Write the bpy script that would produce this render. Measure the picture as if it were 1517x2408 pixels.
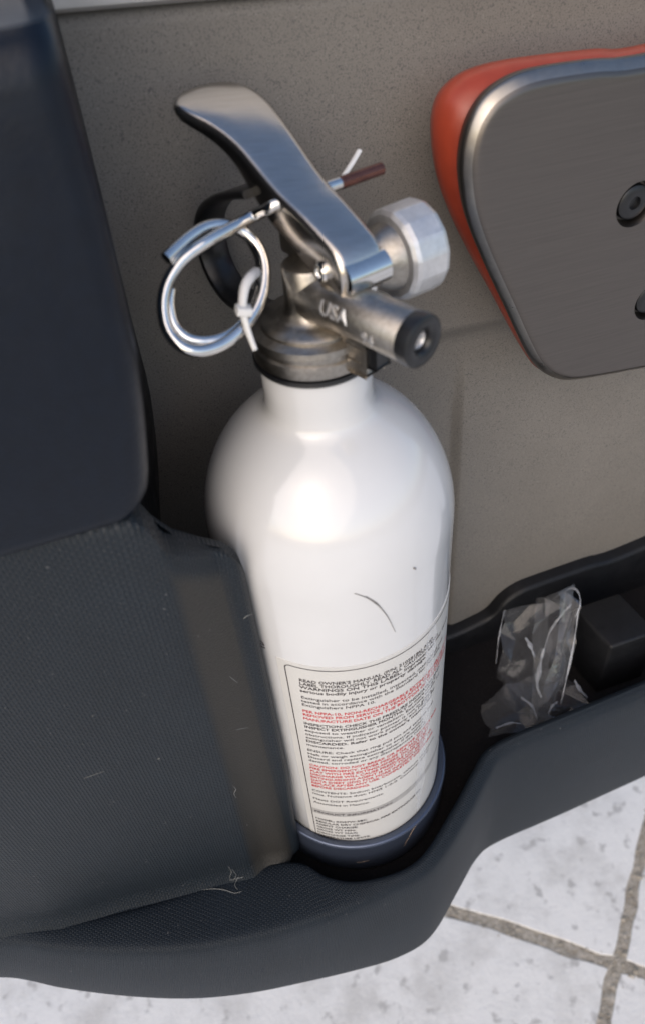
import bpy, bmesh, math, random
import numpy as np
from mathutils import Vector, noise as mnoise

for o in list(bpy.data.objects):
    bpy.data.objects.remove(o)
SC = bpy.context.scene
COL = SC.collection
rad = math.radians
random.seed(4)

# ------------------------------------------------------------------ camera
FPX, CXP, CYP = 1800.0, 758.5, 1204.0            # pin-hole of the photograph (1517 x 2408 grid)
CM = np.array([[0.9404446830026048, -0.33240233465109237, -0.07122138815435704],
               [-0.28317194448005534, -0.6500763838730813, -0.7051342744398991],
               [0.18808893660052095, 0.6833076781721407, -0.7054878942118594]])
CL = np.array([-0.05129751951239845, -0.17702375556674382, 0.37352688074638957])
cam_d = bpy.data.cameras.new('camera')
cam = bpy.data.objects.new('camera', cam_d)
COL.objects.link(cam)
from mathutils import Matrix
cam.matrix_world = Matrix([[CM[0][0], -CM[1][0], -CM[2][0], CL[0]],
                           [CM[0][1], -CM[1][1], -CM[2][1], CL[1]],
                           [CM[0][2], -CM[1][2], -CM[2][2], CL[2]],
                           [0, 0, 0, 1]])
cam_d.lens = 6.81
cam_d.sensor_fit = 'VERTICAL'
cam_d.sensor_height = 6.81 * 2408 / FPX
cam_d.sensor_width = cam_d.sensor_height
cam_d.clip_start = 0.01
cam_d.clip_end = 400
cam_d.dof.use_dof = True
cam_d.dof.focus_distance = 0.295
cam_d.dof.aperture_fstop = 2.9
SC.camera = cam

# ------------------------------------------------------------------ light
SUN_AZ, SUN_EL = -126.0, 38.0
world = bpy.data.worlds.new('World')
SC.world = world
world.use_nodes = True
wn = world.node_tree.nodes
wl = world.node_tree.links
wn.clear()
sky = wn.new('ShaderNodeTexSky')
sky.sky_type = 'NISHITA'
sky.sun_disc = False
sky.sun_elevation = rad(SUN_EL)
sky.sun_rotation = rad(90 - SUN_AZ)
sky.air_density = 1.0
sky.dust_density = 1.8
sky.ozone_density = 1.0
bg = wn.new('ShaderNodeBackground')
bg.inputs['Strength'].default_value = 0.15
wo = wn.new('ShaderNodeOutputWorld')
wl.new(sky.outputs[0], bg.inputs[0])
wl.new(bg.outputs[0], wo.inputs[0])
sun_d = bpy.data.lights.new('sun', 'SUN')
sun_d.energy = 1.15
sun_d.angle = rad(80)
sun_d.color = (1.0, 0.79, 0.57)
sun = bpy.data.objects.new('sun', sun_d)
COL.objects.link(sun)
sd = Vector((math.cos(rad(SUN_AZ)) * math.cos(rad(SUN_EL)), math.sin(rad(SUN_AZ)) * math.cos(rad(SUN_EL)), math.sin(rad(SUN_EL))))
sun.rotation_euler = sd.to_track_quat('Z', 'Y').to_euler()
SC.view_settings.view_transform = 'Standard'
SC.view_settings.look = 'None'
SC.view_settings.gamma = 1
SC.view_settings.exposure = 0.46
SC.view_settings.use_curve_mapping = False
SC.cycles.use_denoising = True
SC.cycles.max_bounces = 10
SC.cycles.transparent_max_bounces = 12
SC.cycles.caustics_reflective = False
SC.cycles.caustics_refractive = False

# ------------------------------------------------------------------ helpers
def ray(u, v):
    return CM.T @ np.array([(u - CXP) / FPX, (v - CYP) / FPX, 1.0])

def at(u, v, x=None, y=None, z=None, t=None):
    """a place of the photograph, on a plane of the scene -> point"""
    d = ray(u, v)
    if x is not None: t = (x - CL[0]) / d[0]
    elif y is not None: t = (y - CL[1]) / d[1]
    elif z is not None: t = (z - CL[2]) / d[2]
    return Vector(CL + t * d)

def on_cylinder(u, v, r):
    d = ray(u, v)
    a = d[0] ** 2 + d[1] ** 2; b = CL[0] * d[0] + CL[1] * d[1]; c = CL[0] ** 2 + CL[1] ** 2 - r * r
    t = (-b - math.sqrt(max(b * b - a * c, 0))) / a
    p = CL + t * d
    return math.atan2(p[1], p[0]), p[2]

def smooth(a, b, x):
    t = min(1, max(0, (x - a) / (b - a)))
    return t * t * (3 - 2 * t)

def lerp(a, b, t): return a + (b - a) * t

def catmull(pts, n, closed=False):
    pts = [Vector(p) for p in pts]
    out = []
    N = len(pts)
    segs = N if closed else N - 1
    for i in range(segs):
        if closed:
            p0, p1, p2, p3 = pts[i - 1], pts[i], pts[(i + 1) % N], pts[(i + 2) % N]
        else:
            p0 = pts[max(i - 1, 0)]; p1 = pts[i]; p2 = pts[i + 1]; p3 = pts[min(i + 2, N - 1)]
        for k in range(n):
            t = k / n
            out.append(0.5 * ((2 * p1) + (p2 - p0) * t + (2 * p0 - 5 * p1 + 4 * p2 - p3) * t * t + (3 * p1 - p0 - 3 * p2 + p3) * t ** 3))
    if not closed: out.append(pts[-1])
    return out

def link_mesh(name, verts, faces, mat, parent=None, smooth_angle=40, uvs=None):
    me = bpy.data.meshes.new(name)
    me.from_pydata([tuple(v) for v in verts], [], faces)
    me.validate()
    if uvs is not None:
        lay = me.uv_layers.new(name='UVMap')
        for lp in me.loops:
            lay.data[lp.index].uv = uvs[lp.vertex_index]
    bm = bmesh.new(); bm.from_mesh(me)
    bmesh.ops.recalc_face_normals(bm, faces=bm.faces)
    bm.to_mesh(me); bm.free()
    return finish(name, me, mat, parent, smooth_angle)

def finish(name, me, mat, parent=None, smooth_angle=40):
    if smooth_angle:
        me.polygons.foreach_set('use_smooth', [True] * len(me.polygons))
        if smooth_angle < 180:
            me.set_sharp_from_angle(angle=rad(smooth_angle))
    if mat: me.materials.append(mat)
    o = bpy.data.objects.new(name, me)
    COL.objects.link(o)
    if parent: o.parent = parent
    return o

def link_bm(name, bm, mat, parent=None, smooth_angle=40):
    me = bpy.data.meshes.new(name)
    bmesh.ops.recalc_face_normals(bm, faces=bm.faces)
    bm.to_mesh(me); bm.free()
    return finish(name, me, mat, parent, smooth_angle)

def grid_faces(nr, nc, close_c=False, close_r=False, off=0):
    f = []
    for i in range(nr if close_r else nr - 1):
        for j in range(nc if close_c else nc - 1):
            a = i * nc + j; b = i * nc + (j + 1) % nc
            c = ((i + 1) % nr) * nc + (j + 1) % nc; d = ((i + 1) % nr) * nc + j
            f.append((a + off, b + off, c + off, d + off))
    return f

def loft(name, rows, mat, parent=None, close_c=False, caps=False, smooth_angle=40, uv=True):
    nr, nc = len(rows), len(rows[0])
    V = [Vector(p) for r in rows for p in r]
    F = grid_faces(nr, nc, close_c)
    uvs = None
    if uv:
        uvs = []
        mr = nr // 2; mc = nc // 2
        us = [0.0]
        for j in range(1, nc): us.append(us[-1] + (Vector(rows[mr][j]) - Vector(rows[mr][j - 1])).length)
        vs = [0.0]
        for i in range(1, nr): vs.append(vs[-1] + (Vector(rows[i][mc]) - Vector(rows[i - 1][mc])).length)
        vcol = []
        for j in range(nc):
            acc = [0.0]
            for i in range(1, nr): acc.append(acc[-1] + (Vector(rows[i][j]) - Vector(rows[i - 1][j])).length)
            vcol.append(acc)
        for i in range(nr):
            for j in range(nc): uvs.append((us[j], vcol[j][i]))
    if caps:
        F.append(tuple(range(nc))); F.append(tuple(range((nr - 1) * nc, nr * nc)))
    return link_mesh(name, V, F, mat, parent, smooth_angle, uvs)

def frame(d):
    d = Vector(d).normalized()
    a = Vector((0, 0, 1)) if abs(d.z) < 0.9 else Vector((1, 0, 0))
    u = a.cross(d).normalized(); v = d.cross(u)
    return u, v, d

def revolve(name, prof, mat, parent=None, seg=64, origin=(0, 0, 0), axis=(0, 0, 1), smooth_angle=35, flats=0, a0=0):
    """profile of (radius, height) turned round an axis"""
    u, v, d = frame(axis)
    O = Vector(origin)
    rows = []
    for r, h in prof:
        row = []
        for k in range(seg):
            t = 2 * math.pi * k / seg + a0
            rr = r
            if flats:
                m = (t % (2 * math.pi / flats)) - math.pi / flats
                rr = min(r, r * 0.984 / max(math.cos(m), 0.2))
            row.append(O + u * (rr * math.cos(t)) + v * (rr * math.sin(t)) + d * h)
        rows.append(row)
    V = [p for r in rows for p in r]
    F = grid_faces(len(rows), seg, True)
    F.append(tuple(range(seg))); F.append(tuple(range((len(rows) - 1) * seg, len(rows) * seg)))
    return link_mesh(name, V, F, mat, parent, smooth_angle)

def tube_geo(path, r, seg=12, flat=1.0, up=None, taper=None):
    path = [Vector(p) for p in path]
    rows = []
    prev = None
    n = len(path)
    for i, p in enumerate(path):
        d = (path[min(i + 1, n - 1)] - path[max(i - 1, 0)]).normalized()
        if up is not None:
            u = Vector(up).cross(d).normalized()
        elif prev is None:
            u = frame(d)[0]
        else:
            u = (prev - d * prev.dot(d)).normalized()
        prev = u
        v = d.cross(u)
        rr = r * (taper(i / (n - 1)) if taper else 1)
        rows.append([p + u * (rr * math.cos(a)) + v * (rr * flat * math.sin(a)) for a in [2 * math.pi * k / seg for k in range(seg)]])
    V = [q for r_ in rows for q in r_]
    F = grid_faces(n, seg, True)
    F.append(tuple(range(seg))); F.append(tuple(range((n - 1) * seg, n * seg)))
    return V, F

def tube(name, path, r, mat, parent=None, **k):
    V, F = tube_geo(path, r, **k)
    return link_mesh(name, V, F, mat, parent, 60)

def prism(name, outline, layers, mat, parent=None, smooth_angle=40):
    """outline = list of (x, z); layers = [(y, inset)...] front to back, both ends closed"""
    pts = [Vector((x, z)) for x, z in outline]
    n = len(pts)
    area = sum(pts[i].x * pts[(i + 1) % n].y - pts[(i + 1) % n].x * pts[i].y for i in range(n))
    s = 1 if area > 0 else -1
    nor = []
    for i in range(n):
        e = (pts[(i + 1) % n] - pts[i - 1]).normalized()
        nor.append(Vector((-e.y, e.x)) * s)
    V = []
    for y, ins in layers:
        for i in range(n):
            q = pts[i] + nor[i] * ins
            V.append((q.x, y, q.y))
    F = grid_faces(len(layers), n, True)
    F.append(tuple(range(n))); F.append(tuple(range((len(layers) - 1) * n, len(layers) * n)))
    return link_mesh(name, V, F, mat, parent, smooth_angle)

def box_bm(bm, c, size, rot=None, bevel=0.0):
    r = bmesh.ops.create_cube(bm, size=1.0)
    vs = r['verts']
    for v in vs:
        q = Vector((v.co.x * size[0], v.co.y * size[1], v.co.z * size[2]))
        if rot is not None: q = rot @ q
        v.co = q + Vector(c)
    if bevel:
        es = list({e for v in vs for e in v.link_edges})
        bmesh.ops.bevel(bm, geom=es, offset=bevel, segments=3, affect='EDGES', profile=0.5)

def subdivide(o, levels=1):
    m = o.modifiers.new('Subdivision', 'SUBSURF')
    m.levels = levels; m.render_levels = levels

def boolean_cut(o, cutters):
    for c in cutters:
        m = o.modifiers.new('cut', 'BOOLEAN'); m.object = c; m.operation = 'DIFFERENCE'; m.solver = 'EXACT'
    dg = bpy.context.evaluated_depsgraph_get(); dg.update()
    me = bpy.data.meshes.new_from_object(o.evaluated_get(dg))
    o.modifiers.clear(); old = o.data; o.data = me
    bpy.data.meshes.remove(old)
    for c in cutters: bpy.data.objects.remove(c)
    me.polygons.foreach_set('use_smooth', [True] * len(me.polygons))
    me.set_sharp_from_angle(angle=rad(35))

def tag(o, label=None, cat=None, kind=None, group=None):
    if label: o['label'] = label
    if cat: o['category'] = cat
    if kind: o['kind'] = kind
    if group: o['group'] = group
    return o

def empty(name, loc=(0, 0, 0)):
    o = bpy.data.objects.new(name, None)
    o.empty_display_size = 0.02
    o.location = loc
    COL.objects.link(o)
    return o

# ------------------------------------------------------------------ materials
class NT:
    def __init__(s, name):
        s.m = bpy.data.materials.new(name); s.m.use_nodes = True
        s.t = s.m.node_tree; s.n = s.t.nodes; s.l = s.t.links
        s.b = s.n['Principled BSDF']; s.out = s.n['Material Output']
    def add(s, typ, **kw):
        n = s.n.new(typ)
        for k, v in kw.items():
            if k in n.inputs: n.inputs[k].default_value = v
            else: setattr(n, k, v)
        return n
    def link(s, a, b): s.l.new(a, b)
    def coord(s, kind='Object', scale=(1, 1, 1), rot=(0, 0, 0)):
        tc = s.add('ShaderNodeTexCoord'); mp = s.add('ShaderNodeMapping')
        mp.inputs['Scale'].default_value = scale; mp.inputs['Rotation'].default_value = rot
        s.link(tc.outputs[kind], mp.inputs['Vector'])
        return mp.outputs[0]
    def noise(s, vec, scale, detail=3, rough=0.5, dist=0.0):
        n = s.add('ShaderNodeTexNoise'); n.inputs['Scale'].default_value = scale
        n.inputs['Detail'].default_value = detail; n.inputs['Roughness'].default_value = rough
        n.inputs['Distortion'].default_value = dist
        s.link(vec, n.inputs['Vector']); return n.outputs['Fac']
    def ramp(s, fac, stops):
        r = s.add('ShaderNodeValToRGB')
        el = r.color_ramp.elements
        while len(el) < len(stops): el.new(0.5)
        for e, (p, c) in zip(el, stops):
            e.position = p; e.color = (*c, 1) if len(c) == 3 else c
        s.link(fac, r.inputs[0]); return r.outputs[0]
    def mix(s, fac, a, b, mode='MIX'):
        m = s.add('ShaderNodeMix'); m.data_type = 'RGBA'; m.blend_type = mode
        for sock, v in ((m.inputs[0], fac), (m.inputs[6], a), (m.inputs[7], b)):
            if isinstance(v, bpy.types.NodeSocket): s.link(v, sock)
            elif isinstance(v, tuple): sock.default_value = (*v, 1)
            else: sock.default_value = v
        return m.outputs[2]
    def bump(s, h, dist, strength=1.0, normal=None):
        b = s.add('ShaderNodeBump'); b.inputs['Distance'].default_value = dist; b.inputs['Strength'].default_value = strength
        s.link(h, b.inputs['Height'])
        if normal is not None: s.link(normal, b.inputs['Normal'])
        return b.outputs[0]
    def setp(s, color=None, rough=None, metal=None, spec=None, coat=None, coat_rough=None, normal=None):
        for key, v in (('Base Color', color), ('Roughness', rough), ('Metallic', metal), ('Specular IOR Level', spec),
                       ('Coat Weight', coat), ('Coat Roughness', coat_rough), ('Normal', normal)):
            if v is None: continue
            i = s.b.inputs[key]
            if isinstance(v, bpy.types.NodeSocket): s.link(v, i)
            elif isinstance(v, tuple): i.default_value = (*v, 1)
            else: i.default_value = v
        return s.m

def simple(name, col, rough, metal=0.0, wear=0.15, scale=300, bump=0.0, coat=None, spec=None):
    n = NT(name)
    c = n.coord()
    f = n.noise(c, scale, 4, 0.6)
    colr = n.ramp(f, [(0.3, tuple(k * (1 - wear) for k in col)), (0.7, tuple(min(1, k * (1 + wear)) for k in col))])
    r = n.add('ShaderNodeMapRange'); n.link(n.noise(c, scale * 0.35, 5, 0.65), r.inputs[0])
    r.inputs[1].default_value = 0.3; r.inputs[2].default_value = 0.7
    r.inputs[3].default_value = rough * 0.82; r.inputs[4].default_value = rough * 1.2
    nm = n.bump(n.noise(c, scale * 4, 3), bump) if bump else None
    return n.setp(colr, r.outputs[0], metal, spec, coat, 0.05 if coat else None, nm)

def grained_plastic(name, col, rough, wx=0.0012, wz=0.0024, depth=0.00025, spec=0.5):
    """moulded grain: staggered raised dashes over a fine pebble"""
    n = NT(name)
    tc = n.add('ShaderNodeTexCoord')
    mp = n.add('ShaderNodeMapping'); n.link(tc.outputs['UV'], mp.inputs[0])
    nz = n.add('ShaderNodeTexNoise'); nz.inputs['Scale'].default_value = 420; nz.inputs['Detail'].default_value = 2
    n.link(mp.outputs[0], nz.inputs['Vector'])
    vm = n.add('ShaderNodeVectorMath', operation='MULTIPLY_ADD')
    n.link(nz.outputs['Color'], vm.inputs[0]); vm.inputs[1].default_value = (0.0007,) * 3; n.link(mp.outputs[0], vm.inputs[2])
    sx = n.add('ShaderNodeSeparateXYZ'); n.link(vm.outputs[0], sx.inputs[0])
    cx = n.add('ShaderNodeCombineXYZ'); n.link(sx.outputs[1], cx.inputs[0]); n.link(sx.outputs[0], cx.inputs[1])
    br = n.add('ShaderNodeTexBrick'); br.offset = 0.5
    n.link(cx.outputs[0], br.inputs['Vector'])
    br.inputs['Scale'].default_value = 1.0
    br.inputs['Brick Width'].default_value = wz; br.inputs['Row Height'].default_value = wx
    br.inputs['Mortar Size'].default_value = wx * 0.30; br.inputs['Mortar Smooth'].default_value = 1.0
    inv = n.add('ShaderNodeMath', operation='SUBTRACT'); inv.inputs[0].default_value = 1.0; n.link(br.outputs['Fac'], inv.inputs[1])
    at_ = n.add('ShaderNodeAttribute'); at_.attribute_name = 'finish'  # marks the facet band: finer pebble grain plus painted light
    facet_lit = at_.outputs['Fac']
    hm = n.add('ShaderNodeMath', operation='MULTIPLY'); n.link(inv.outputs[0], hm.inputs[0])
    om = n.add('ShaderNodeMath', operation='SUBTRACT'); om.inputs[0].default_value = 1.0; n.link(facet_lit, om.inputs[1]); n.link(om.outputs[0], hm.inputs[1])
    b1 = n.bump(hm.outputs[0], depth, 0.9)
    oc = n.coord()
    pb = n.add('ShaderNodeMath', operation='MULTIPLY_ADD'); n.link(facet_lit, pb.inputs[0]); pb.inputs[1].default_value = 1.6; pb.inputs[2].default_value = 0.5
    ph = n.add('ShaderNodeMath', operation='MULTIPLY'); n.link(n.noise(oc, 1500, 3, 0.6), ph.inputs[0]); n.link(pb.outputs[0], ph.inputs[1])
    b2 = n.bump(ph.outputs[0], depth * 0.9, 0.8, b1)
    big = n.noise(oc, 26, 4, 0.6)
    fine = n.noise(oc, 900, 3, 0.6)
    c1 = n.ramp(big, [(0.3, tuple(k * 0.88 for k in col)), (0.7, tuple(k * 1.12 for k in col))])
    c2 = n.mix(n.ramp(fine, [(0.42, (0, 0, 0)), (0.75, (0.35, 0.35, 0.35))]), c1, tuple(k * 1.7 for k in col))
    dust = n.ramp(n.noise(oc, 700, 2, 0.5), [(0.735, (0, 0, 0)), (0.77, (0.5, 0.5, 0.5))])
    c2 = n.mix(facet_lit, c2, n.mix(n.noise(oc, 1500, 3, 0.6), (0.014, 0.0135, 0.0125), (0.044, 0.0415, 0.037)))  # paler, warmer facet: the light on it is painted into the colour
    c3 = n.mix(dust, c2, (0.22, 0.22, 0.22))
    return n.setp(c3, rough, 0.0, spec, None, None, b2)

M = {}
# white enamel of the cylinder
n = NT('white_enamel')
c = n.coord()
f = n.noise(c, 30, 4, 0.6)
colr = n.ramp(f, [(0.3, (0.585, 0.592, 0.60)), (0.7, (0.615, 0.622, 0.63))])
grime = n.ramp(n.noise(c, 210, 5, 0.7), [(0.70, (0, 0, 0)), (0.80, (0.35, 0.35, 0.35))])
colr = n.mix(grime, colr, (0.50, 0.485, 0.46))
M['enamel'] = n.setp(colr, 0.16, 0, 0.55, 0.6, 0.045, n.bump(n.noise(c, 900, 2), 0.000012, 0.5, n.bump(n.noise(c, 75, 3, 0.55), 0.00022, 0.35)))
n = NT('label_film')
c = n.coord()
M['label'] = n.setp(n.ramp(n.noise(c, 60, 4), [(0.3, (0.53, 0.525, 0.505)), (0.7, (0.565, 0.56, 0.54))]), 0.28, 0, 0.5, None, None, n.bump(n.noise(c, 220, 2), 0.00004, 0.4))
M['ink'] = simple('black_ink', (0.035, 0.028, 0.030), 0.45, wear=0.3)
M['red_ink'] = simple('red_ink', (0.52, 0.035, 0.045), 0.45, wear=0.2)
M['grey_ink'] = simple('grey_ink', (0.34, 0.335, 0.325), 0.4, wear=0.1)
n = NT('clear_tape')
tr = n.add('ShaderNodeBsdfTransparent')
tr.inputs[0].default_value = (1, 1, 1, 1)
mx = n.add('ShaderNodeMixShader'); mx.inputs[0].default_value = 0.34
n.setp((0.85, 0.86, 0.88), 0.22, 0, 0.6)
n.link(tr.outputs[0], mx.inputs[1]); n.link(n.b.outputs[0], mx.inputs[2]); n.link(mx.outputs[0], n.out.inputs[0])
M['tape'] = n.m
# navy moulded foot ring
n = NT('navy_ring_plastic')
c = n.coord()
sc_ = n.ramp(n.noise(n.coord(scale=(60, 60, 600)), 9, 5, 0.75, 2.0), [(0.70, (0, 0, 0)), (0.74, (0.6, 0.6, 0.6))])
colr = n.mix(sc_, (0.085, 0.105, 0.155), (0.40, 0.28, 0.20))
M['navy'] = n.setp(colr, 0.34, 0.75, 0.6, 0.2, 0.12, n.bump(n.noise(c, 1500, 3), 0.00004, 0.6))
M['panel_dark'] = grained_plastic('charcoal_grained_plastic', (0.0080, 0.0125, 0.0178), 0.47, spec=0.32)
M['facia'] = grained_plastic('charcoal_facia_plastic', (0.0084, 0.0130, 0.0190), 0.50, 0.0011, 0.0017, 0.00018, 0.22)
M['satin_dark'] = simple('satin_navy_plastic', (0.0024, 0.0052, 0.0115), 0.36, wear=0.15, scale=300, bump=0.00012, spec=0.30)
M['black'] = simple('black_plastic', (0.006, 0.0065, 0.008), 0.5, wear=0.25, scale=400, bump=0.00004, spec=0.35)
M['black_gloss'] = simple('black_grip_plastic', (0.008, 0.0085, 0.010), 0.34, wear=0.2, scale=500, bump=0.00002)
n = NT('black_floor_liner')
c = n.coord()
fl = n.noise(c, 900, 4, 0.7)
dst = n.ramp(n.noise(c, 420, 3, 0.6), [(0.66, (0, 0, 0)), (0.74, (0.5, 0.5, 0.5))])
colr = n.mix(dst, n.ramp(fl, [(0.3, (0.004, 0.004, 0.005)), (0.7, (0.013, 0.011, 0.011))]), (0.045, 0.04, 0.038))
M['liner'] = n.setp(colr, 0.85, 0, 0.2, None, None, n.bump(fl, 0.0006, 0.8))
# speckled grey door card
n = NT('speckled_grey_plastic')
c = n.coord()
base = n.ramp(n.noise(c, 35, 4, 0.6), [(0.3, (0.168, 0.156, 0.139)), (0.7, (0.186, 0.173, 0.155))])
s1 = n.ramp(n.noise(c, 2000, 2, 0.5), [(0.34, (0.7, 0.7, 0.7)), (0.47, (0, 0, 0))])
s2 = n.ramp(n.noise(n.coord(rot=(0.4, 0.7, 0.2)), 1050, 3, 0.6), [(0.30, (0.7, 0.7, 0.7)), (0.41, (0, 0, 0))])
s3 = n.ramp(n.noise(n.coord(rot=(1.4, 0.2, 0.9)), 1100, 2, 0.5), [(0.62, (0, 0, 0)), (0.72, (0.55, 0.55, 0.55))])
colr = n.mix(s1, base, (0.080, 0.076, 0.074))
colr = n.mix(s2, colr, (0.070, 0.068, 0.070))
colr = n.mix(s3, colr, (0.25, 0.235, 0.21))
M['speckle'] = n.setp(colr, 0.58, 0, 0.4, None, None, n.bump(n.noise(c, 1700, 3), 0.00012, 0.6))
M['sill'] = simple('pale_grey_sill_plastic', (0.62, 0.61, 0.59), 0.5, wear=0.06, scale=200, bump=0.00003)
M['red'] = simple('red_handle_plastic', (0.29, 0.042, 0.020), 0.36, wear=0.08, scale=200, bump=0.00002)
n = NT('brushed_dark_metal')
br = n.noise(n.coord(scale=(40, 400, 1600)), 1.0, 5, 0.7)
fine = n.noise(n.coord(), 1500, 3, 0.6)
colr = n.ramp(br, [(0.3, (0.142, 0.128, 0.117)), (0.7, (0.168, 0.151, 0.138))])
M['plate'] = n.setp(colr, 0.38, 1.0, 0.5, None, None, n.bump(fine, 0.00002, 0.5, n.bump(br, 0.000010, 0.4)))
M['bevel'] = simple('sky_bright_bevel_metal', (0.33, 0.31, 0.285), 0.32, 1.0, wear=0.06, scale=500)  # lighter than the plate: sky reflection painted into the rim colour
n = NT('brushed_steel')
br = n.noise(n.coord(rot=(0, 0, rad(-15)), scale=(60, 1500, 900)), 1.0, 4, 0.7)
colr = n.ramp(br, [(0.3, (0.50, 0.465, 0.425)), (0.7, (0.60, 0.56, 0.52))])
M['steel'] = n.setp(colr, 0.22, 1.0, 0.5, None, None, n.bump(br, 0.000012, 0.5))
M['chrome'] = simple('bright_chrome', (0.72, 0.71, 0.69), 0.07, 1.0, wear=0.05, scale=500)
M['cast'] = simple('cast_bronze_grey_metal', (0.36, 0.335, 0.30), 0.34, 1.0, wear=0.18, scale=700, bump=0.00006)
M['nickel'] = simple('satin_nickel', (0.66, 0.66, 0.665), 0.42, 0.8, wear=0.08, scale=600, bump=0.00002)
M['white_nylon'] = simple('white_nylon', (0.74, 0.74, 0.73), 0.35, wear=0.05)
M['pin_reflection'] = simple('handle_reflection_pin', (0.16, 0.070, 0.055), 0.25, 0.8, wear=0.2)  # the red handle mirrored in the chrome pin, put into the colour
M['scuff'] = simple('pale_scuff', (0.16, 0.165, 0.16), 0.7, wear=0.3)
M['scuff_tan'] = simple('tan_scuff', (0.20, 0.145, 0.10), 0.7, wear=0.3)
M['hair'] = simple('dark_scuff', (0.26, 0.25, 0.24), 0.6, wear=0.3)
n = NT('clear_film')
c = n.coord()
lw = n.add('ShaderNodeLayerWeight'); lw.inputs[0].default_value = 0.35
nb = n.bump(n.noise(c, 260, 3, 0.6), 0.0006, 0.4)
n.link(nb, lw.inputs['Normal'])
tr = n.add('ShaderNodeBsdfTransparent'); tr.inputs[0].default_value = (0.93, 0.94, 0.95, 1)
gl = n.add('ShaderNodeBsdfGlossy'); gl.inputs['Roughness'].default_value = 0.10; gl.inputs['Color'].default_value = (0.95, 0.95, 0.95, 1)
n.link(nb, gl.inputs['Normal'])
df = n.add('ShaderNodeBsdfDiffuse'); df.inputs['Color'].default_value = (0.6, 0.62, 0.66, 1)
m1 = n.add('ShaderNodeMixShader'); m1.inputs[0].default_value = 0.065
n.link(tr.outputs[0], m1.inputs[1]); n.link(df.outputs[0], m1.inputs[2])
mr = n.add('ShaderNodeMapRange'); n.link(lw.outputs['Fresnel'], mr.inputs[0]); mr.inputs[3].default_value = 0.012; mr.inputs[4].default_value = 0.22
m2 = n.add('ShaderNodeMixShader'); n.link(mr.outputs[0], m2.inputs[0])
n.link(m1.outputs[0], m2.inputs[1]); n.link(gl.outputs[0], m2.inputs[2]); n.link(m2.outputs[0], n.out.inputs[0])
M['film'] = n.m
# paving
n = NT('pale_concrete')
c = n.coord()
geo = n.add('ShaderNodeObjectInfo')
off = n.add('ShaderNodeVectorMath', operation='ADD'); n.link(c, off.inputs[0])
cmb = n.add('ShaderNodeCombineXYZ'); sc2 = n.add('ShaderNodeMath', operation='MULTIPLY'); sc2.inputs[1].default_value = 37.0
n.link(geo.outputs['Random'], sc2.inputs[0]); n.link(sc2.outputs[0], cmb.inputs[0]); n.link(sc2.outputs[0], cmb.inputs[1]); n.link(cmb.outputs[0], off.inputs[1])
v = off.outputs[0]
colr = n.ramp(n.noise(v, 26, 6, 0.65), [(0.28, (0.63, 0.62, 0.595)), (0.52, (0.745, 0.735, 0.705)), (0.75, (0.78, 0.765, 0.73))])
pit = n.ramp(n.noise(v, 70, 3, 0.5), [(0.595, (0, 0, 0)), (0.68, (0.55, 0.55, 0.55))])
colr = n.mix(pit, colr, (0.26, 0.25, 0.235))
st = n.ramp(n.noise(v, 14, 5, 0.7), [(0.50, (0, 0, 0)), (0.66, (0.6, 0.6, 0.6))])
colr = n.mix(st, colr, (0.50, 0.485, 0.455))
M['paver'] = n.setp(colr, 0.8, 0, 0.3, None, None, n.bump(n.noise(v, 240, 5, 0.7), 0.0012, 0.6))
n = NT('joint_grit')
c = n.coord()
g = n.noise(c, 190, 5, 0.75)
colr = n.ramp(g, [(0.25, (0.21, 0.18, 0.145)), (0.5, (0.43, 0.385, 0.315)), (0.72, (0.66, 0.60, 0.52))])
M['grit'] = n.setp(colr, 0.9, 0, 0.2, None, None, n.bump(g, 0.004, 1.0))

# ================================================================== ground
GZ = -0.40
ground = link_mesh('ground', [(-60, -60, GZ - 0.0008), (60, -60, GZ - 0.0008), (60, 60, GZ - 0.0008), (-60, 60, GZ - 0.0008)], [(0, 1, 2, 3)], M['grit'], None, 0)
tag(ground, 'pale paving of square concrete slabs with gritty joints', 'paving', 'structure')
ga = Vector((math.cos(rad(43)), math.sin(rad(43)), 0)); gb = Vector((math.cos(rad(142)), math.sin(rad(142)), 0))
cross = at(1450, 2268, z=GZ)
SL = 0.60
def paver_mesh(seed):
    rnd = random.Random(seed)
    h = (SL - 0.0110) / 2
    N = 70
    out = []
    ring = []
    for side in range(4):
        for k in range(N):
            t = -1 + 2 * k / N
            j = 0.0022 * mnoise.noise(Vector((side * 7.3 + seed, k * 0.35, 0))) + 0.0028 * mnoise.noise(Vector((side * 3.1 + seed, k * 0.09, 5)))
            if side == 0: q = (t * h, -h + j)
            elif side == 1: q = (h + j, t * h)
            elif side == 2: q = (-t * h, h + j)
            else: q = (-h + j, -t * h)
            if k == 0: q = (q[0] * 0.9985, q[1] * 0.9985)
            ring.append((ga.x * q[0] + gb.x * q[1], ga.y * q[0] + gb.y * q[1]))
    n_ = len(ring)
    V = []
    for z, s in ((-0.03, 1.0), (-0.0020, 1.0), (-0.0009, 0.9992), (0.0, 0.9975)):
        for x, y in ring: V.append((x * s, y * s, z))
    F = grid_faces(4, n_, True)
    F.append(tuple(range(3 * n_, 4 * n_)))
    me = bpy.data.meshes.new('paver')
    me.from_pydata(V, [], F)
    bm = bmesh.new(); bm.from_mesh(me); bmesh.ops.recalc_face_normals(bm, faces=bm.faces); bm.to_mesh(me); bm.free()
    me.materials.append(M['paver'])
    return me
pm = [paver_mesh(k) for k in range(5)]
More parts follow.
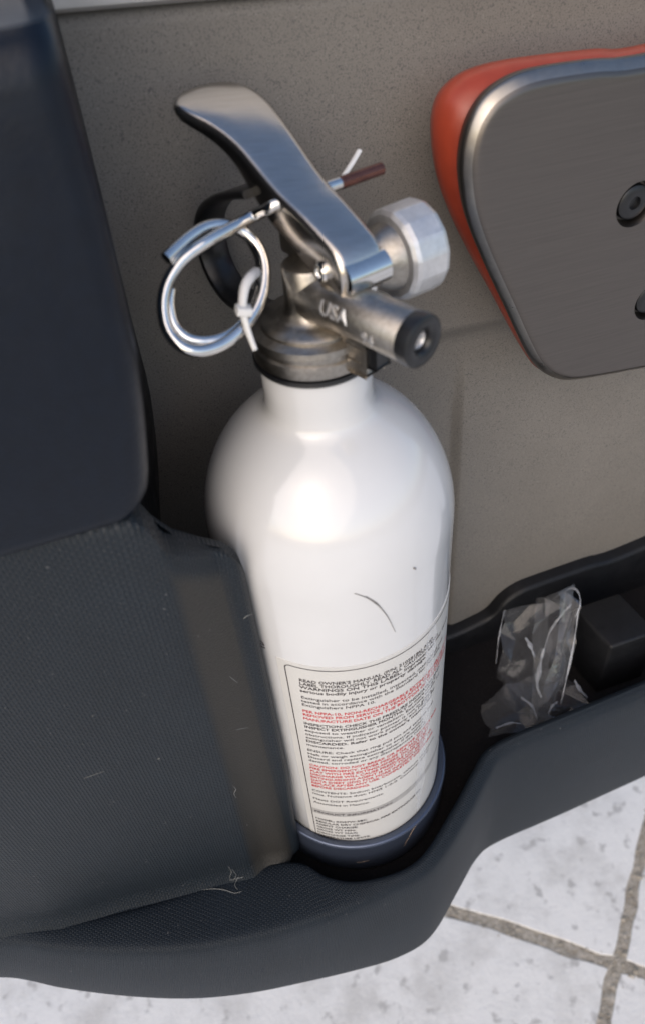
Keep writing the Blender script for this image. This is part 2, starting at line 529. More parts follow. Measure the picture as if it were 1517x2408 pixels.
for i in range(-8, 8):
    for j in range(-8, 8):
        p = cross + ga * ((i + 0.5) * SL) + gb * ((j + 0.5) * SL)
        o = bpy.data.objects.new('paver', pm[(i * 3 + j * 7) % 5])
        COL.objects.link(o)
        o.location = (p.x, p.y, GZ + random.uniform(-0.0003, 0.0003))
        o.rotation_euler = (0, 0, math.pi * random.randrange(2))
        o.parent = ground

# ================================================================== car door
door = empty('car_door', (0.05, 0.06, -0.05))
door.location = (0, 0, 0)
tag(door, 'inside of a car door with speckled grey card, charcoal pocket and red handle', 'car door')

PY = 0.062
# --- speckled inner card, a relief surface with a niche behind the bottle and a scoop under the handle
nx, nz = 150, 130
x0, x1, z0, z1 = -0.30, 0.50, -0.10, 0.3280
def card_depth(x, z):
    zc = 0.2075 - 0.06 * max(0, x - 0.07) + 0.4 * max(0, 0.075 - x) ** 1.4
    scoop = smooth(0.0, 0.012, zc - z) * smooth(0.035, 0.075, x) * 0.0075 * math.exp(-max(0, zc - z) / 0.06)
    niche = (1 - smooth(-0.0035, 0.0030, x - 0.0832 - 0.02 * max(0, z - 0.15))) * (1 - smooth(0.150, 0.205, z)) * 0.0045
    return PY + scoop + niche + 0.004 * smooth(0.27, 0.34, z)
xs = sorted(set([round(lerp(x0, x1, k / nx), 6) for k in range(nx + 1)] + [round(0.0832 + d * 0.0006, 6) for d in range(-4, 5)]))
zs = sorted(set([round(lerp(z0, z1, k / nz), 6) for k in range(nz + 1)] + [round(0.2085 - d * 0.0009, 6) for d in range(-1, 9)]))
def tilt(x, z): return z - 0.062 * (x + 0.042) * smooth(0.26, 0.325, z)
rows = [[(x, card_depth(x, z), tilt(x, z)) for x in xs] for z in zs]
rows = [[(x, 0.14, z0) for x in xs]] + rows + [[(x, card_depth(x, z1) + 0.004, tilt(x, z1) + 0.0015) for x in xs], [(x, 0.14, tilt(x, z1) + 0.0015) for x in xs]]
loft('inner_panel', rows, M['speckle'], door, smooth_angle=180, uv=False)
# --- pale sill above it
sp = [(0.0655, 0.3285), (0.0625, 0.3300), (0.0612, 0.3330), (0.0612, 0.365), (0.064, 0.372), (0.14, 0.378), (0.14, 0.3282)]
rows = [[(x, y, z - 0.062 * (x + 0.042) + 0.001) for (y, z) in sp] for x in (-0.30, -0.1, 0.0, 0.1, 0.3, 0.5)]
loft('window_sill', rows, M['sill'], door, close_c=True, caps=True, smooth_angle=35, uv=False)
# --- dark side of the niche between the bolster and the card
rows = []
for z in [lerp(-0.004, 0.37, k / 40) for k in range(41)]:
    xb = lerp(-0.058, -0.0446, smooth(0.13, 0.222, z)) + 0.0025 * smooth(0.222, 0.33, z)
    xf = lerp(-0.064, -0.0540, smooth(0.2, 0.27, z)) + 0.004 * smooth(0.26, 0.34, z)
    yb = card_depth(xb, z) + 0.004
    rows.append([(xf, -0.012, z), (lerp(xf, xb, 0.5) - 0.0006, 0.02, z), (lerp(xf, xb, 0.9), 0.05, z), (xb, yb, z)])
loft('niche_side', rows, M['black'], door, smooth_angle=180, uv=False)
# --- satin bolster at the upper left
def bolster_right(z):
    pts = [(0.2400, -0.066), (0.2415, -0.0615), (0.2440, -0.0575), (0.2480, -0.0545), (0.2540, -0.0528), (0.266, -0.0507), (0.2817, -0.0483), (0.30, -0.0472), (0.315, -0.0466), (0.3465, -0.0465)]
    for (a, xa), (b, xb) in zip(pts, pts[1:]):
        if z <= b: return lerp(xa, xb, max(0, (z - a) / (b - a)))
    return pts[-1][1]
rows = []
zlist = [0.2400, 0.2403, 0.2410, 0.2422, 0.2440, 0.2460, 0.249, 0.254, 0.262, 0.272, 0.285, 0.30, 0.315, 0.33, 0.338, 0.3425, 0.3448, 0.3459, 0.3462]
for z in zlist:
    xr = bolster_right(z)
    bot = 0.006 * (1 - smooth(0.2398, 0.2445, z)) ** 2
    top = 0.004 * smooth(0.3405, 0.3464, z) ** 2
    yf = -0.0345 + bot + top + 0.0020 * math.sin((z - 0.24) / 0.106 * math.pi) * -1
    r = []
    for x in (-0.30, -0.2, -0.14, -0.11, -0.09, -0.075, -0.066):
        xx = min(x, xr - 0.012)
        r.append((xx, yf + 0.004 * smooth(-0.10, -0.30, xx) + 0.35 * max(0, -0.15 - xx), z))
    R_ = 0.006
    for a in (0, 15, 30, 45, 60, 75, 90):
        r.append((xr - R_ + R_ * math.sin(rad(a)), yf + R_ * (1 - math.cos(rad(a))), z))
    r.append((xr - 0.001, 0.0, z)); r.append((xr - 0.002, 0.05, z)); r.append((xr - 0.002, 0.064, z))
    rows.append(r)
rows.insert(0, [(p[0], 0.02 if p[1] < 0.02 else p[1], p[2]) for p in rows[0]])
rows.append([(p[0], 0.064, p[2]) for p in rows[-1]])
loft('upper_bolster', rows, M['satin_dark'], door, smooth_angle=60, uv=False)

# --- tall grained wall of the pocket, left of the bottle
def wall_plan(z):
    br = -0.0617 + 0.0067 * (z / 0.22)
    return [(-0.30, 0.010), (-0.24, -0.001), (-0.18, -0.0130), (-0.15, -0.0220), (-0.122, -0.0275), (-0.095, -0.0312),
            (-0.078, -0.0332), (br - 0.006, -0.0352), (br - 0.0012, -0.0358), (br, -0.0356), (br + 0.0012, -0.0350), (br + 0.006, -0.0328),
            (-0.0445, -0.0298), (-0.0422, -0.0286), (-0.0410, -0.0288), (-0.0390, -0.0283), (-0.0377, -0.0267), (-0.0370, -0.0246),
            (-0.0378, -0.0225), (-0.0410, -0.0212), (-0.052, -0.0215), (-0.075, -0.026), (-0.12, -0.020), (-0.18, -0.005), (-0.30, 0.016)]
def wall_top(x):
    pts = [(-0.31, 0.2430), (-0.10, 0.2430), (-0.0600, 0.2415), (-0.0575, 0.2380), (-0.0560, 0.2330), (-0.0553, 0.2285), (-0.0545, 0.2262), (-0.0530, 0.2247), (-0.0505, 0.2225),
           (-0.0460, 0.2178), (-0.0415, 0.2138), (-0.0392, 0.2108), (-0.0378, 0.2070), (-0.0369, 0.2000), (-0.036, 0.195)]
    for (a, za), (b, zb) in zip(pts, pts[1:]):
        if x <= b: return lerp(za, zb, (x - a) / (b - a))
    return pts[-1][1]
NS = 60
rows = []
NRIM = 18                                  # outer face and rim; the rest is the hidden inner face
ref = wall_plan(0.2)
sub = [max(1, math.ceil((Vector(ref[k + 1]) - Vector(ref[k])).length / 0.0016)) if k < NRIM and ref[k][0] > -0.09 else 2 for k in range(len(ref) - 1)]
def fine_plan(z):
    pl = wall_plan(z)
    out = []
    cr = catmull([(x, y, 0) for x, y in pl], 12)
    for k in range(len(pl) - 1):
        for m in range(sub[k]):
            q = cr[k * 12 + round(12 * m / sub[k])] if sub[k] <= 12 else Vector((lerp(pl[k][0], pl[k + 1][0], m / sub[k]), lerp(pl[k][1], pl[k + 1][1], m / sub[k]), 0))
            out.append((q.x, q.y, k < NRIM - 1))
    out.append((pl[-1][0], pl[-1][1], False))
    return out
wts = []
for k in range(NS + 1):
    t = (k / NS) ** 1.35
    z_ = 0.005 + 0.21 * t
    br = -0.0617 + 0.0067 * (z_ / 0.22)
    row = []; wrow = []
    for (x, y, outer) in fine_plan(z_):
        flare = 0.0060 * max(0.0, 1 - t / 0.055) ** 2 * (1 - smooth(-0.052, -0.038, x)) * outer
        back = 0.0042 * (1 - t) * smooth(-0.155, -0.120, x) * (1 - smooth(-0.056, -0.044, x)) * outer
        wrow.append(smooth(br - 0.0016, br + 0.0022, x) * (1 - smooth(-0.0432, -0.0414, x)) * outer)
        x2 = x + 0.0019 * smooth(0.03, 0.09, z_) * smooth(-0.0425, -0.0400, x)
        row.append(Vector((x2, y + back - flare, lerp(0.003, wall_top(x), t))))
    rows.append(row); wts.append(wrow)
ncol = len(rows[0])
# rounded top edge
def mid(row):
    m = len(row)
    out = []
    for j in range(m):
        o = row[m - 1 - j] if j < m // 2 else row[m - 1 - j]
        out.append((row[j] + o) / 2)
    return out
top = rows[-1]
md = [Vector((p.x, lerp(p.y, -0.026 if p.x > -0.1 else p.y + 0.004, 1.0), p.z)) for p in top]
for f, dz in ((0.12, 0.0009), (0.35, 0.0016), (0.65, 0.0019), (1.0, 0.0020)):
    rows.append([Vector((lerp(p.x, min(p.x, -0.0395), f) if p.x > -0.0395 else p.x, lerp(p.y, m.y, f), p.z + dz)) for p, m in zip(top, md)])
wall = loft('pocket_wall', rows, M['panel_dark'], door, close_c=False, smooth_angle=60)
facet_lit_attr = wall.data.attributes.new('finish', 'FLOAT', 'POINT')  # facet band weight, for its pebble grain and its painted warm light
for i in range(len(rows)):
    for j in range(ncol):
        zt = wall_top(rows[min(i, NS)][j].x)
        facet_lit_attr.data[i * ncol + j].value = wts[min(i, NS)][j] * (1 - smooth(-0.0105, -0.0060, rows[i][j].z - zt))

# --- pocket lip, ledge and facia: stations along the pocket, each with its own section
ST = [  # inner edge (x,y), outer ledge edge, ledge height, bottom edge (x,y,z)
    ((-0.300, 0.012), (-0.300, 0.010), 0.004, (-0.300, 0.004, -0.040)),
    ((-0.230, -0.002), (-0.231, -0.005), 0.005, (-0.240, -0.006, -0.040)),
    ((-0.180, -0.012), (-0.182, -0.0185), 0.006, (-0.194, -0.0185, -0.036)),
    ((-0.150, -0.021), (-0.151, -0.0335), 0.007, (-0.163, -0.036, -0.036)),
    ((-0.122, -0.0265), (-0.1230, -0.0452), 0.007, (-0.1350, -0.0485, -0.036)),
    ((-0.090, -0.0290), (-0.0945, -0.0545), 0.007, (-0.1060, -0.0605, -0.036)),
    ((-0.062, -0.0290), (-0.0690, -0.0595), 0.007, (-0.0780, -0.0685, -0.038)),
    ((-0.0410, -0.0345), (-0.0450, -0.0622), 0.007, (-0.0500, -0.0730, -0.040)),
    ((-0.0300, -0.0462), (-0.0290, -0.0632), 0.0075, (-0.0270, -0.0755, -0.044)),
    ((-0.0145, -0.0537), (-0.0090, -0.0628), 0.008, (-0.0050, -0.0758, -0.048)),
    ((0.0105, -0.0540), (0.0155, -0.0602), 0.008, (0.0135, -0.0722, -0.052)),
    ((0.0360, -0.0385), (0.0420, -0.0445), 0.010, (0.0360, -0.0565, -0.056)),
    ((0.0530, -0.0260), (0.0590, -0.0320), 0.012, (0.0540, -0.0420, -0.062)),
    ((0.0690, -0.0175), (0.0735, -0.0245), 0.014, (0.0735, -0.0340, -0.072)),
    ((0.1100, -0.0172), (0.1110, -0.0245), 0.018, (0.1150, -0.0320, -0.078)),
    ((0.1600, -0.0165), (0.1605, -0.0240), 0.0205, (0.1720, -0.0285, -0.084)),
    ((0.2500, -0.0150), (0.2500, -0.0225), 0.030, (0.2600, -0.0260, -0.084)),
    ((0.3800, -0.0130), (0.3800, -0.0205), 0.040, (0.3900, -0.0240, -0.084))]
BPX = [(0, 2300, -0.045), (150, 2326, -0.050), (300, 2345, -0.055), (450, 2351, -0.060), (590, 2338, -0.066), (720, 2312, -0.072), (840, 2284, -0.077), (940, 2253, -0.080),
       (1015, 2203, -0.082), (1078, 2095, -0.084), (1118, 2025, -0.087), (1168, 1984, -0.092), (1310, 1922, -0.096), (1517, 1828, -0.100)]     # lower edge as the photograph shows it
ST = [st if not 2 <= k <= 15 else (st[0], st[1], st[2], tuple(at(BPX[k - 2][0], BPX[k - 2][1], z=BPX[k - 2][2]))) for k, st in enumerate(ST)]
ic = catmull([(a[0], a[1], h) for a, b, h, q in ST], 6)
oc_ = catmull([(b[0], b[1], h) for a, b, h, q in ST], 6)
bc = catmull([q for a, b, h, q in ST], 6)
cols = []
for I, O, B in zip(ic, oc_, bc):
    w = (O - I); L = w.length
    e = w / max(L, 1e-6)
    h = I.z
    r = min(0.0026, L * 0.45)
    Oz = lambda f, dz: Vector((O.x, O.y, 0)) - Vector((e.x, e.y, 0)) * f + Vector((0, 0, h + dz))
    Iz = lambda f, dz: Vector((I.x, I.y, 0)) + Vector((e.x, e.y, 0)) * f + Vector((0, 0, h + dz))
    col_ = [Iz(-0.0006, -h - 0.0155), Iz(-0.0003, -0.005), Iz(0.0, -r), Iz(r * 0.3, -r * 0.3), Iz(r, 0.0)]
    col_ += [Vector((lerp(I.x, O.x, f), lerp(I.y, O.y, f), h)) for f in (0.5,)]
    col_ += [Oz(r * 1.6, -0.0004), Oz(r * 0.7, -r * 0.35), Oz(r * 0.15, -r * 1.0), Oz(-0.0008, -r * 2.2)]
    edge = col_[-1]
    for f, bul in ((0.3, 0.0014), (0.6, 0.0016), (0.85, 0.0008), (1.0, 0.0)):
        q = edge.lerp(B, f)
        q = q + Vector((e.x, e.y, 0)).normalized() * bul
        col_.append(q)
    col_.append(B + Vector((-e.x * 0.0015, -e.y * 0.0015, -0.0010)))
    col_.append(Vector((B.x - e.x * 0.006, B.y - e.y * 0.006, B.z - 0.0012)))
    col_.append(Vector((lerp(B.x, I.x, 0.5), max(B.y + 0.03, 0.01), B.z + 0.004)))
    cols.append(col_)
rows = [[cols[i][k] for i in range(len(cols))] for k in range(len(cols[0]))]
o = loft('map_pocket', rows, M['facia'], door, smooth_angle=180)
subdivide(o, 1)
# --- bin floor and rear liner
fl = [(-0.068, 0.058), (-0.068, -0.024)] + [(p.x, p.y + 0.0003) for p in ic if p.x > -0.045] + [(0.38, 0.058)]
link_mesh('pocket_floor', [(x, y, -0.0130) for x, y in fl] + [(x, y, -0.0160) for x, y in fl],
          [tuple(range(len(fl)))] + [tuple(len(fl) + k for k in range(len(fl)))] + [(k, (k + 1) % len(fl), len(fl) + (k + 1) % len(fl), len(fl) + k) for k in range(len(fl))],
          M['liner'], door, 0)
LY = 0.0575
tp = [at(u, v, y=LY) for u, v in ((1060, 1488), (1110, 1466), (1150, 1444), (1180, 1412), (1215, 1387), (1260, 1368), (1380, 1326), (1517, 1278))]
tp = [Vector((-0.068, LY, tp[0].z)), Vector((0.05, LY, tp[0].z))] + tp + [Vector((0.38, LY, tp[-1].z + 0.030))]
tp = catmull(tp, 5)
rows = [[Vector((p.x, LY - 0.003, -0.0155)) for p in tp], [Vector((p.x, LY - 0.003, p.z - 0.0025)) for p in tp],
        [Vector((p.x, LY - 0.0022, p.z - 0.0008)) for p in tp], [Vector((p.x, LY - 0.0003, p.z)) for p in tp], [Vector((p.x, LY + 0.012, p.z + 0.0006)) for p in tp]]
loft('pocket_liner', rows, M['black'], door, smooth_angle=60, uv=False)

# --- red grab handle with metal face plate
plate_px = [(1517, 130), (1400, 141), (1300, 155), (1235, 170), (1185, 194), (1143, 228), (1112, 275), (1094, 325), (1085, 385), (1087, 440), (1097, 500), (1118, 565), (1150, 640), (1190, 725), (1222, 795),
            (1248, 845), (1275, 876), (1305, 892), (1345, 897), (1430, 884), (1517, 868)]
YP = 0.0220
pl = [at(u, v, y=YP) for u, v in plate_px]
pl = [Vector((p.x, p.z, 0)) for p in pl]
ext = [Vector((0.19, 0.1855, 0)), Vector((0.24, 0.185, 0)), Vector((0.262, 0.205, 0)), Vector((0.268, 0.245, 0)), Vector((0.255, 0.285, 0)), Vector((0.225, 0.303, 0)), Vector((0.16, 0.3065, 0))]
outl = catmull(pl + ext, 4, closed=True)
def grow(outline, d):
    n_ = len(outline)
    area = sum(outline[i].x * outline[(i + 1) % n_].y - outline[(i + 1) % n_].x * outline[i].y for i in range(n_))
    s = 1 if area > 0 else -1
    r = []
    for i in range(n_):
        e = (outline[(i + 1) % n_] - outline[i - 1]).normalized()
        r.append(outline[i] + Vector((e.y, -e.x, 0)) * s * d)
    return r
red_px = [(1517, 106), (1400, 115), (1300, 126), (1210, 138), (1140, 154), (1090, 176), (1052, 208), (1030, 245), (1020, 290), (1020, 340), (1027, 400), (1042, 460), (1068, 525), (1108, 605), (1150, 680), (1195, 765), (1234, 832), (1262, 866), (1300, 880), (1360, 878), (1517, 848)]
YR = 0.036
rl = [Vector((at(u, v, y=YR).x, at(u, v, y=YR).z, 0)) for u, v in red_px]
rext = [Vector((0.20, 0.186, 0)), Vector((0.245, 0.186, 0)), Vector((0.270, 0.205, 0)), Vector((0.277, 0.245, 0)), Vector((0.262, 0.288, 0)), Vector((0.230, 0.305, 0)), Vector((0.18, 0.3068, 0))]
rl = catmull(rl + rext, 4, closed=True)
handle = prism('grab_handle', [(p.x, p.y) for p in rl], [(0.0262, 0.0085), (0.0275, 0.0052), (0.0300, 0.0025), (0.0330, 0.0006), (0.0365, 0.0), (0.0410, 0.0012), (0.0470, 0.0060), (0.0510, 0.0130), (0.0600, 0.0160), (0.0700, 0.0160)], M['red'], door, 60)
handle['label'] = 'red handle body behind the metal plate'
plate = prism('face_plate', [(p.x, p.y) for p in outl], [(0.0195, 0.0060), (0.0195, 0.0042), (0.0197, 0.0034), (0.0203, 0.0025), (0.0219, 0.0008), (0.0227, 0.0002), (0.0238, 0.0), (0.0268, 0.0008), (0.0272, 0.0020)], M['plate'], handle, 50)
plate.data.materials.append(M['bevel'])
for p in plate.data.polygons:
    if 3 <= p.index // len(outl) <= 4 and p.index < 8 * len(outl): p.material_index = 1
cut = []
bolts = [(1492, 478), (1530, 705), (1700, 580)]
bc_ = [at(u, v, y=0.0205) for u, v in bolts]
for b in bc_:
    cut.append(revolve('cutter', [(0.0001, 0.004), (0.0090, 0.004), (0.0070, -0.0010), (0.0066, -0.0046), (0.0001, -0.0046)], M['plate'], None, 40, (b.x, 0.0195, b.z), (0, -1, 0)))
boolean_cut(plate, cut)
for b in bc_:
    bo = revolve('bolt', [(0.0001, -0.0045), (0.0057, -0.0045), (0.0057, -0.0026), (0.0054, -0.0016), (0.0046, -0.0011), (0.0024, -0.0009), (0.0021, -0.0010), (0.0019, -0.0024), (0.0001, -0.0025)], M['black_gloss'], handle, 36, (b.x, 0.0195, b.z), (0, -1, 0))

# ================================================================== fire extinguisher
EX = empty('fire_extinguisher')
tag(EX, 'white fire extinguisher with chrome lever and ring pin standing in the door pocket', 'fire extinguisher')
R = 0.0415
prof = [(0.0001, -0.0085), (0.034, -0.0085), (0.0395, -0.0060), (R, -0.0010), (R, 0.05), (R, 0.1), (R, 0.15), (R, 0.185)]
zb = 0.1925; H = 0.0505
for k in range(0, 23):
    a = rad(k * 3.55)
    r = R * math.cos(a) ** 0.92; z = zb + H * math.sin(a) * 0.93
    if r > 0.0185: prof.append((r, z))
rl_, zl_ = prof[-1]
prof += [(0.0176, zl_ + 0.0013), (0.0166, zl_ + 0.0027), (0.0161, zl_ + 0.0050), (0.0160, zl_ + 0.009), (0.0160, 0.2605), (0.0155, 0.2612), (0.0001, 0.2612)]
body = revolve('cylinder', prof, M['enamel'], EX, 128, smooth_angle=50)
# scuffs on the paint
def on_body(u, v, r=R + 0.0001):
    th, z = on_cylinder(u, v, r)
    return Vector((r * math.cos(th), r * math.sin(th), z))
def mark(name, pts, r, mat, parent, surf=on_body, w=0.35, n_=6):
    path = catmull([surf(u, v) for u, v in pts], n_)
    V, F = tube_geo(path, r, 6, taper=lambda t: 0.35 + 0.65 * math.sin(math.pi * min(1, max(0.0, 0.04 + 0.92 * t))))
    return link_mesh(name, V, F, mat, parent, 60)
mark('scuff_mark', [(833, 1396), (862, 1406), (890, 1425), (912, 1452), (929, 1486)], 0.00022, M['hair'], body)
mark('scuff_mark', [(860, 1402), (885, 1418), (905, 1440)], 0.00018, M['hair'], body)
mark('scuff_mark', [(972, 1336), (977, 1338)], 0.0004, M['hair'], body)

cu = bpy.data.curves.new('text', 'FONT'); cu.body = 'e'; cu.size = 0.0085; cu.resolution_u = 2
to = bpy.data.objects.new('text', cu); COL.objects.link(to)
d_ = bpy.context.evaluated_depsgraph_get(); d_.update()
me = bpy.data.meshes.new_from_object(to.evaluated_get(d_))
tm, zm = on_cylinder(606, 1514, R)
for v in me.vertices:
    a = tm + v.co.x / R
    v.co = ((R + 0.00012) * math.cos(a), (R + 0.00012) * math.sin(a), zm + v.co.y)
bpy.data.objects.remove(to); bpy.data.curves.remove(cu); me.materials.clear()
finish('printed_letter', me, M['ink'], body, 0)
# --- foot ring with ribbed bead
prof = [(0.0300, -0.0126), (0.0428, -0.0126), (0.0444, -0.0112), (0.0449, -0.0080), (0.0451, 0.0145), (0.0449, 0.0152), (0.0449, 0.0160)]
for a in range(-70, 111, 15):
    prof.append((0.0446 + 0.0011 * math.cos(rad(a)), 0.0173 + 0.0012 * math.sin(rad(a))))
prof += [(0.0425, 0.0178), (R + 0.0002, 0.0168), (R + 0.0002, -0.006), (0.0300, -0.009)]
ring = revolve('foot_ring', prof[::1], M['navy'], EX, 128, smooth_angle=40)
V = []; F = []
NR = 260
for k in range(NR):
    a = 2 * math.pi * k / NR
    for (r_, z_, da) in ((0.04555, 0.0163, -0.006), (0.04555, 0.0163, 0.006), (0.04590, 0.0173, 0.006), (0.04590, 0.0173, -0.006), (0.0455, 0.0182, -0.006), (0.0455, 0.0182, 0.006)):
        V.append((r_ * math.cos(a + da), r_ * math.sin(a + da), z_))
    b = k * 6
    F += [(b, b + 1, b + 2, b + 3), (b + 3, b + 2, b + 5, b + 4), (b, b + 3, b + 4), (b + 1, b + 5, b + 2)]
ob = link_mesh('bead_ribs', V, F, M['navy'], ring, 0)
tag(ob, kind='stuff')
def on_ring(u, v): return on_body(u, v, 0.0452)
mark('scratch', [(985, 1932), (978, 1941), (968, 1955), (960, 1972)], 0.00016, M['scuff_tan'], ring, on_ring)
mark('scratch', [(962, 1968), (955, 1978), (950, 1990)], 0.00010, M['scuff_tan'], ring, on_ring)
mark('scratch', [(838, 2028), (850, 2027), (868, 2023)], 0.00010, M['scuff_tan'], ring, on_ring)

# --- label
TL, ZT = on_cylinder(677, 1600, R)
TL = math.atan2(math.sin(TL), math.cos(TL))
ZT = on_cylinder(800, 1577, R)[1]
RL = R + 0.00022
def lp(theta, z, r=RL): return (r * math.cos(theta), r * math.sin(theta), z)
TH0, TH1 = TL - rad(4.0), TL + rad(150)
nT = 90
rows = []
for z, r in ((0.0170, RL), (0.0171, RL), (0.06, RL), (0.1, RL), (0.14, RL), (ZT + 0.0020, RL), (ZT + 0.0021, R - 0.0002)):
    rows.append([lp(lerp(TH0, TH1, k / nT), z, r) for k in range(nT + 1)])
label = loft('label', rows, M['label'], EX, smooth_angle=60, uv=False)
# border line with a rounded corner
RT = RL + 0.00008
def strip(path, w):
    V = []; F = []
    n_ = len(path)
    for i, (s, z) in enumerate(path):
        a = path[max(0, i - 1)]; b = path[min(n_ - 1, i + 1)]
        t = Vector((b[0] - a[0], b[1] - a[1])).normalized()
        for sg in (-0.5, 0.5):
            V.append(lp(TL + (s - t.y * w * sg) / R, z + t.x * w * sg, RT))
    for i in range(n_ - 1): F.append((2 * i, 2 * i + 1, 2 * i + 3, 2 * i + 2))
    return V, F
rc = 0.0022
path = [(0.0, 0.0172 + (ZT - rc - 0.0172) * k / 10) for k in range(11)]
path += [(rc - rc * math.cos(rad(a)), ZT - rc + rc * math.sin(rad(a))) for a in range(10, 91, 10)]
path += [(rc + (R * rad(140) - rc) * k / 60, ZT) for k in range(1, 61)]
V, F = strip(path, 0.00042)
link_mesh('border_line', V, F, M['ink'], label, 0)

def skew(z): return 0.02 + 0.11 * (1 - smooth(0.06, 0.15, z))      # the label was stuck on slightly askew
def text_on_label(name, lines, mat):
    """lines: (text, s, z, size, bold, xscale)"""
    V = []; F = []
    for body_, s, z, size, bold, xs_ in lines:
        cu = bpy.data.curves.new('text', 'FONT')
        cu.body = body_; cu.size = size; cu.resolution_u = 2
        cu.fill_mode = 'FRONT'
        cu.offset = size * (0.020 if bold else 0.006)
        to = bpy.data.objects.new('text', cu)
        COL.objects.link(to)
        d = bpy.context.evaluated_depsgraph_get(); d.update()
        me = bpy.data.meshes.new_from_object(to.evaluated_get(d))
        b = len(V)
        for v in me.vertices:
            V.append(lp(TL + (s + v.co.x * xs_) / R, z + v.co.y + v.co.x * xs_ * skew(z), RT + 0.00002))
        for p in me.polygons: F.append(tuple(k + b for k in p.vertices))
        bpy.data.objects.remove(to); bpy.data.curves.remove(cu); bpy.data.meshes.remove(me)
    me = bpy.data.meshes.new(name)
    me.from_pydata(V, [], F)
    return finish(name, me, mat, label, 0)

def crop(x, y):      # a reading on the enlarged label -> (s, z)
    th, z = on_cylinder((x / 2.0227 + 1000) * 0.62868, (y / 2.0227 + 2200) * 0.62868, R)
    return (th - TL) * R, z
FS = 0.00240
def ln(txt, x, y, bold=False, fs=FS, xs_=None):
    if xs_ is None: xs_ = (1.03 if sum(c.isupper() for c in txt) > len(txt) * 0.5 else 1.2) if bold else 1.16
    s, z = crop(x, y)
    return (txt, s, z, fs, bold, xs_)
BX = 1.0
text_on_label('warning_text', [
    ln("READ OWNER'S MANUAL (P/N: 21028186) AND", 243, 697, True), ln("LABEL THOROUGHLY. READ ALL CAUTIONS AND", 246, 723, True),
    ln("WARNINGS ON THIS LABEL. Improper use may cause", 248, 749, True), ln("serious bodily injury or property damage.", 250, 776, True)], M['ink'])
text_on_label('standard_text', [
    ln("Extinguisher to be installed, inspected, maintained and", 258, 826), ln("tested in accordance with the Standard for Portable", 260, 853), ln("Extinguishers NFPA 10.", 264, 881)], M['ink'])
text_on_label('service_text', [
    ln("PER NFPA-10, NON-RECHARGEABLE EXTINGUISHERS MUST BE", 270, 929, True), ln("REMOVED FROM SERVICE 12 YEARS AFTER THE DATE OF", 273, 956, True), ln("MANUFACTURE DATE ON THE BOTTOM OF THE CYLINDER.", 276, 985, True)], M['red_ink'])
text_on_label('inspection_text', [
    ln("INSPECTION: CHECK THE PRESSURE INDICATOR AND", 280, 1022, True), ln("INSPECT EXTINGUISHER MONTHLY or more often if", 285, 1048, True), ln("exposed to weather or vandalism. Examine nozzle for", 288, 1075),
    ln("obstructions. If indicator pointer is not in green,", 291, 1103), ln("extinguisher will not work properly and MUST BE", 294, 1128), ln("DISCARDED. Refer to the owner's manual for", 297, 1155, True), ln("maintenance.", 300, 1182)], M['ink'])
text_on_label('checking_text', [
    ln("ENSURE: Check that ring pull pin and tamper seal", 305, 1222), ln("Heft or weigh extinguisher to ensure within", 309, 1250), ln("Discard and replace extinguisher if dropped,", 312, 1275), ln("dented, corroded or any discrepancies noted.", 316, 1300)], M['ink'])
text_on_label('caution_text', [
    ln("CAUTION: DO NOT BREAK OR REMOVE TAMPER SEAL", 322, 1335, True), ln("FIRE EMERGENCY. NEVER MISUSE OR ALLOW TO", 324, 1358, True), ln("PLAY WITH FIRE EXTINGUISHERS. DO NOT TEST", 327, 1381, True), ln("DISCHARGE WILL CAUSE PRESSURE LOSS REFER", 329, 1403, True),
    ln("EXTINGUISHING AGENT IS NOT TOXIC. REFER TO", 331, 1425, True), ln("DATA SHEET (SDS) FOR MORE INFORMATION", 334, 1447, True), ln("REPLACE AFTER ANY USE. COMPLETELY DISCHARGE", 337, 1468, True), ln("BEFORE DISCARDING.", 339, 1490, True)], M['red_ink'])
text_on_label('contents_text', [
    ln("CONTENTS: Sodium bicarbonate, calcium carbonate,", 341, 1525), ln("mica. Nuisance dust; HMIS 1-0-0. Contents under", 344, 1548), ln("Meets DOT Requirements.", 349, 1586), ln("Assembled in Mexico.", 353, 1614)], M['ink'])
# grey bar and product lines
s0, zbar = crop(361, 1683)
bar = []
for z in (zbar - 0.0012, zbar + 0.0032):
    bar.append([lp(TL + (0.0004 + (R * rad(138)) * k / 60) / R, z + skew(z) * R * rad(138) * k / 60, RT - 0.00002) for k in range(61)])
loft('heading_bar', bar, M['grey_ink'], label, smooth_angle=0, uv=False)
text_on_label('heading_text', [ln("PRODUCT INFORMATION:", 361, 1683, True, FS, 1.22)], M['ink'])
text_on_label('product_text', [
    ln("MODEL: KD57W-5BC", 369, 1736, True), ln("REGULAR DRY CHEMICAL FIRE EXTINGUISHER", 372, 1757, True), ln("AGENT CHARGE:", 374, 1777, True), ln("GROSS WT MIN:", 377, 1798, True),
    ln("GROSS WT MAX:", 380, 1818, True), ln("DISCHARGE TIME:", 383, 1839, True), ln("TEMPERATURE LIMITS:", 386, 1858, True)], M['ink'])
# seam tape down the right of the label and a printed mark at the hidden left
ta, za = on_cylinder(1012, 1500, R); tb, zb_ = on_cylinder(985, 1840, R)
rows = []
for k in range(21):
    z = lerp(0.019, ZT + 0.001, k / 20)
    w = 0.0028 * (1 + 0.25 * math.sin(k * 2.1) + 0.15 * math.sin(k * 5.3)) if k > 2 else 0.0012
    tc_ = lerp(tb, ta, (z - zb_) / (za - zb_))
    rows.append([lp(tc_ - w / R, z, RT + 0.00012), lp(tc_ + w / R, z, RT + 0.00016)])
loft('seam_tape', rows, M['tape'], label, smooth_angle=0, uv=False)

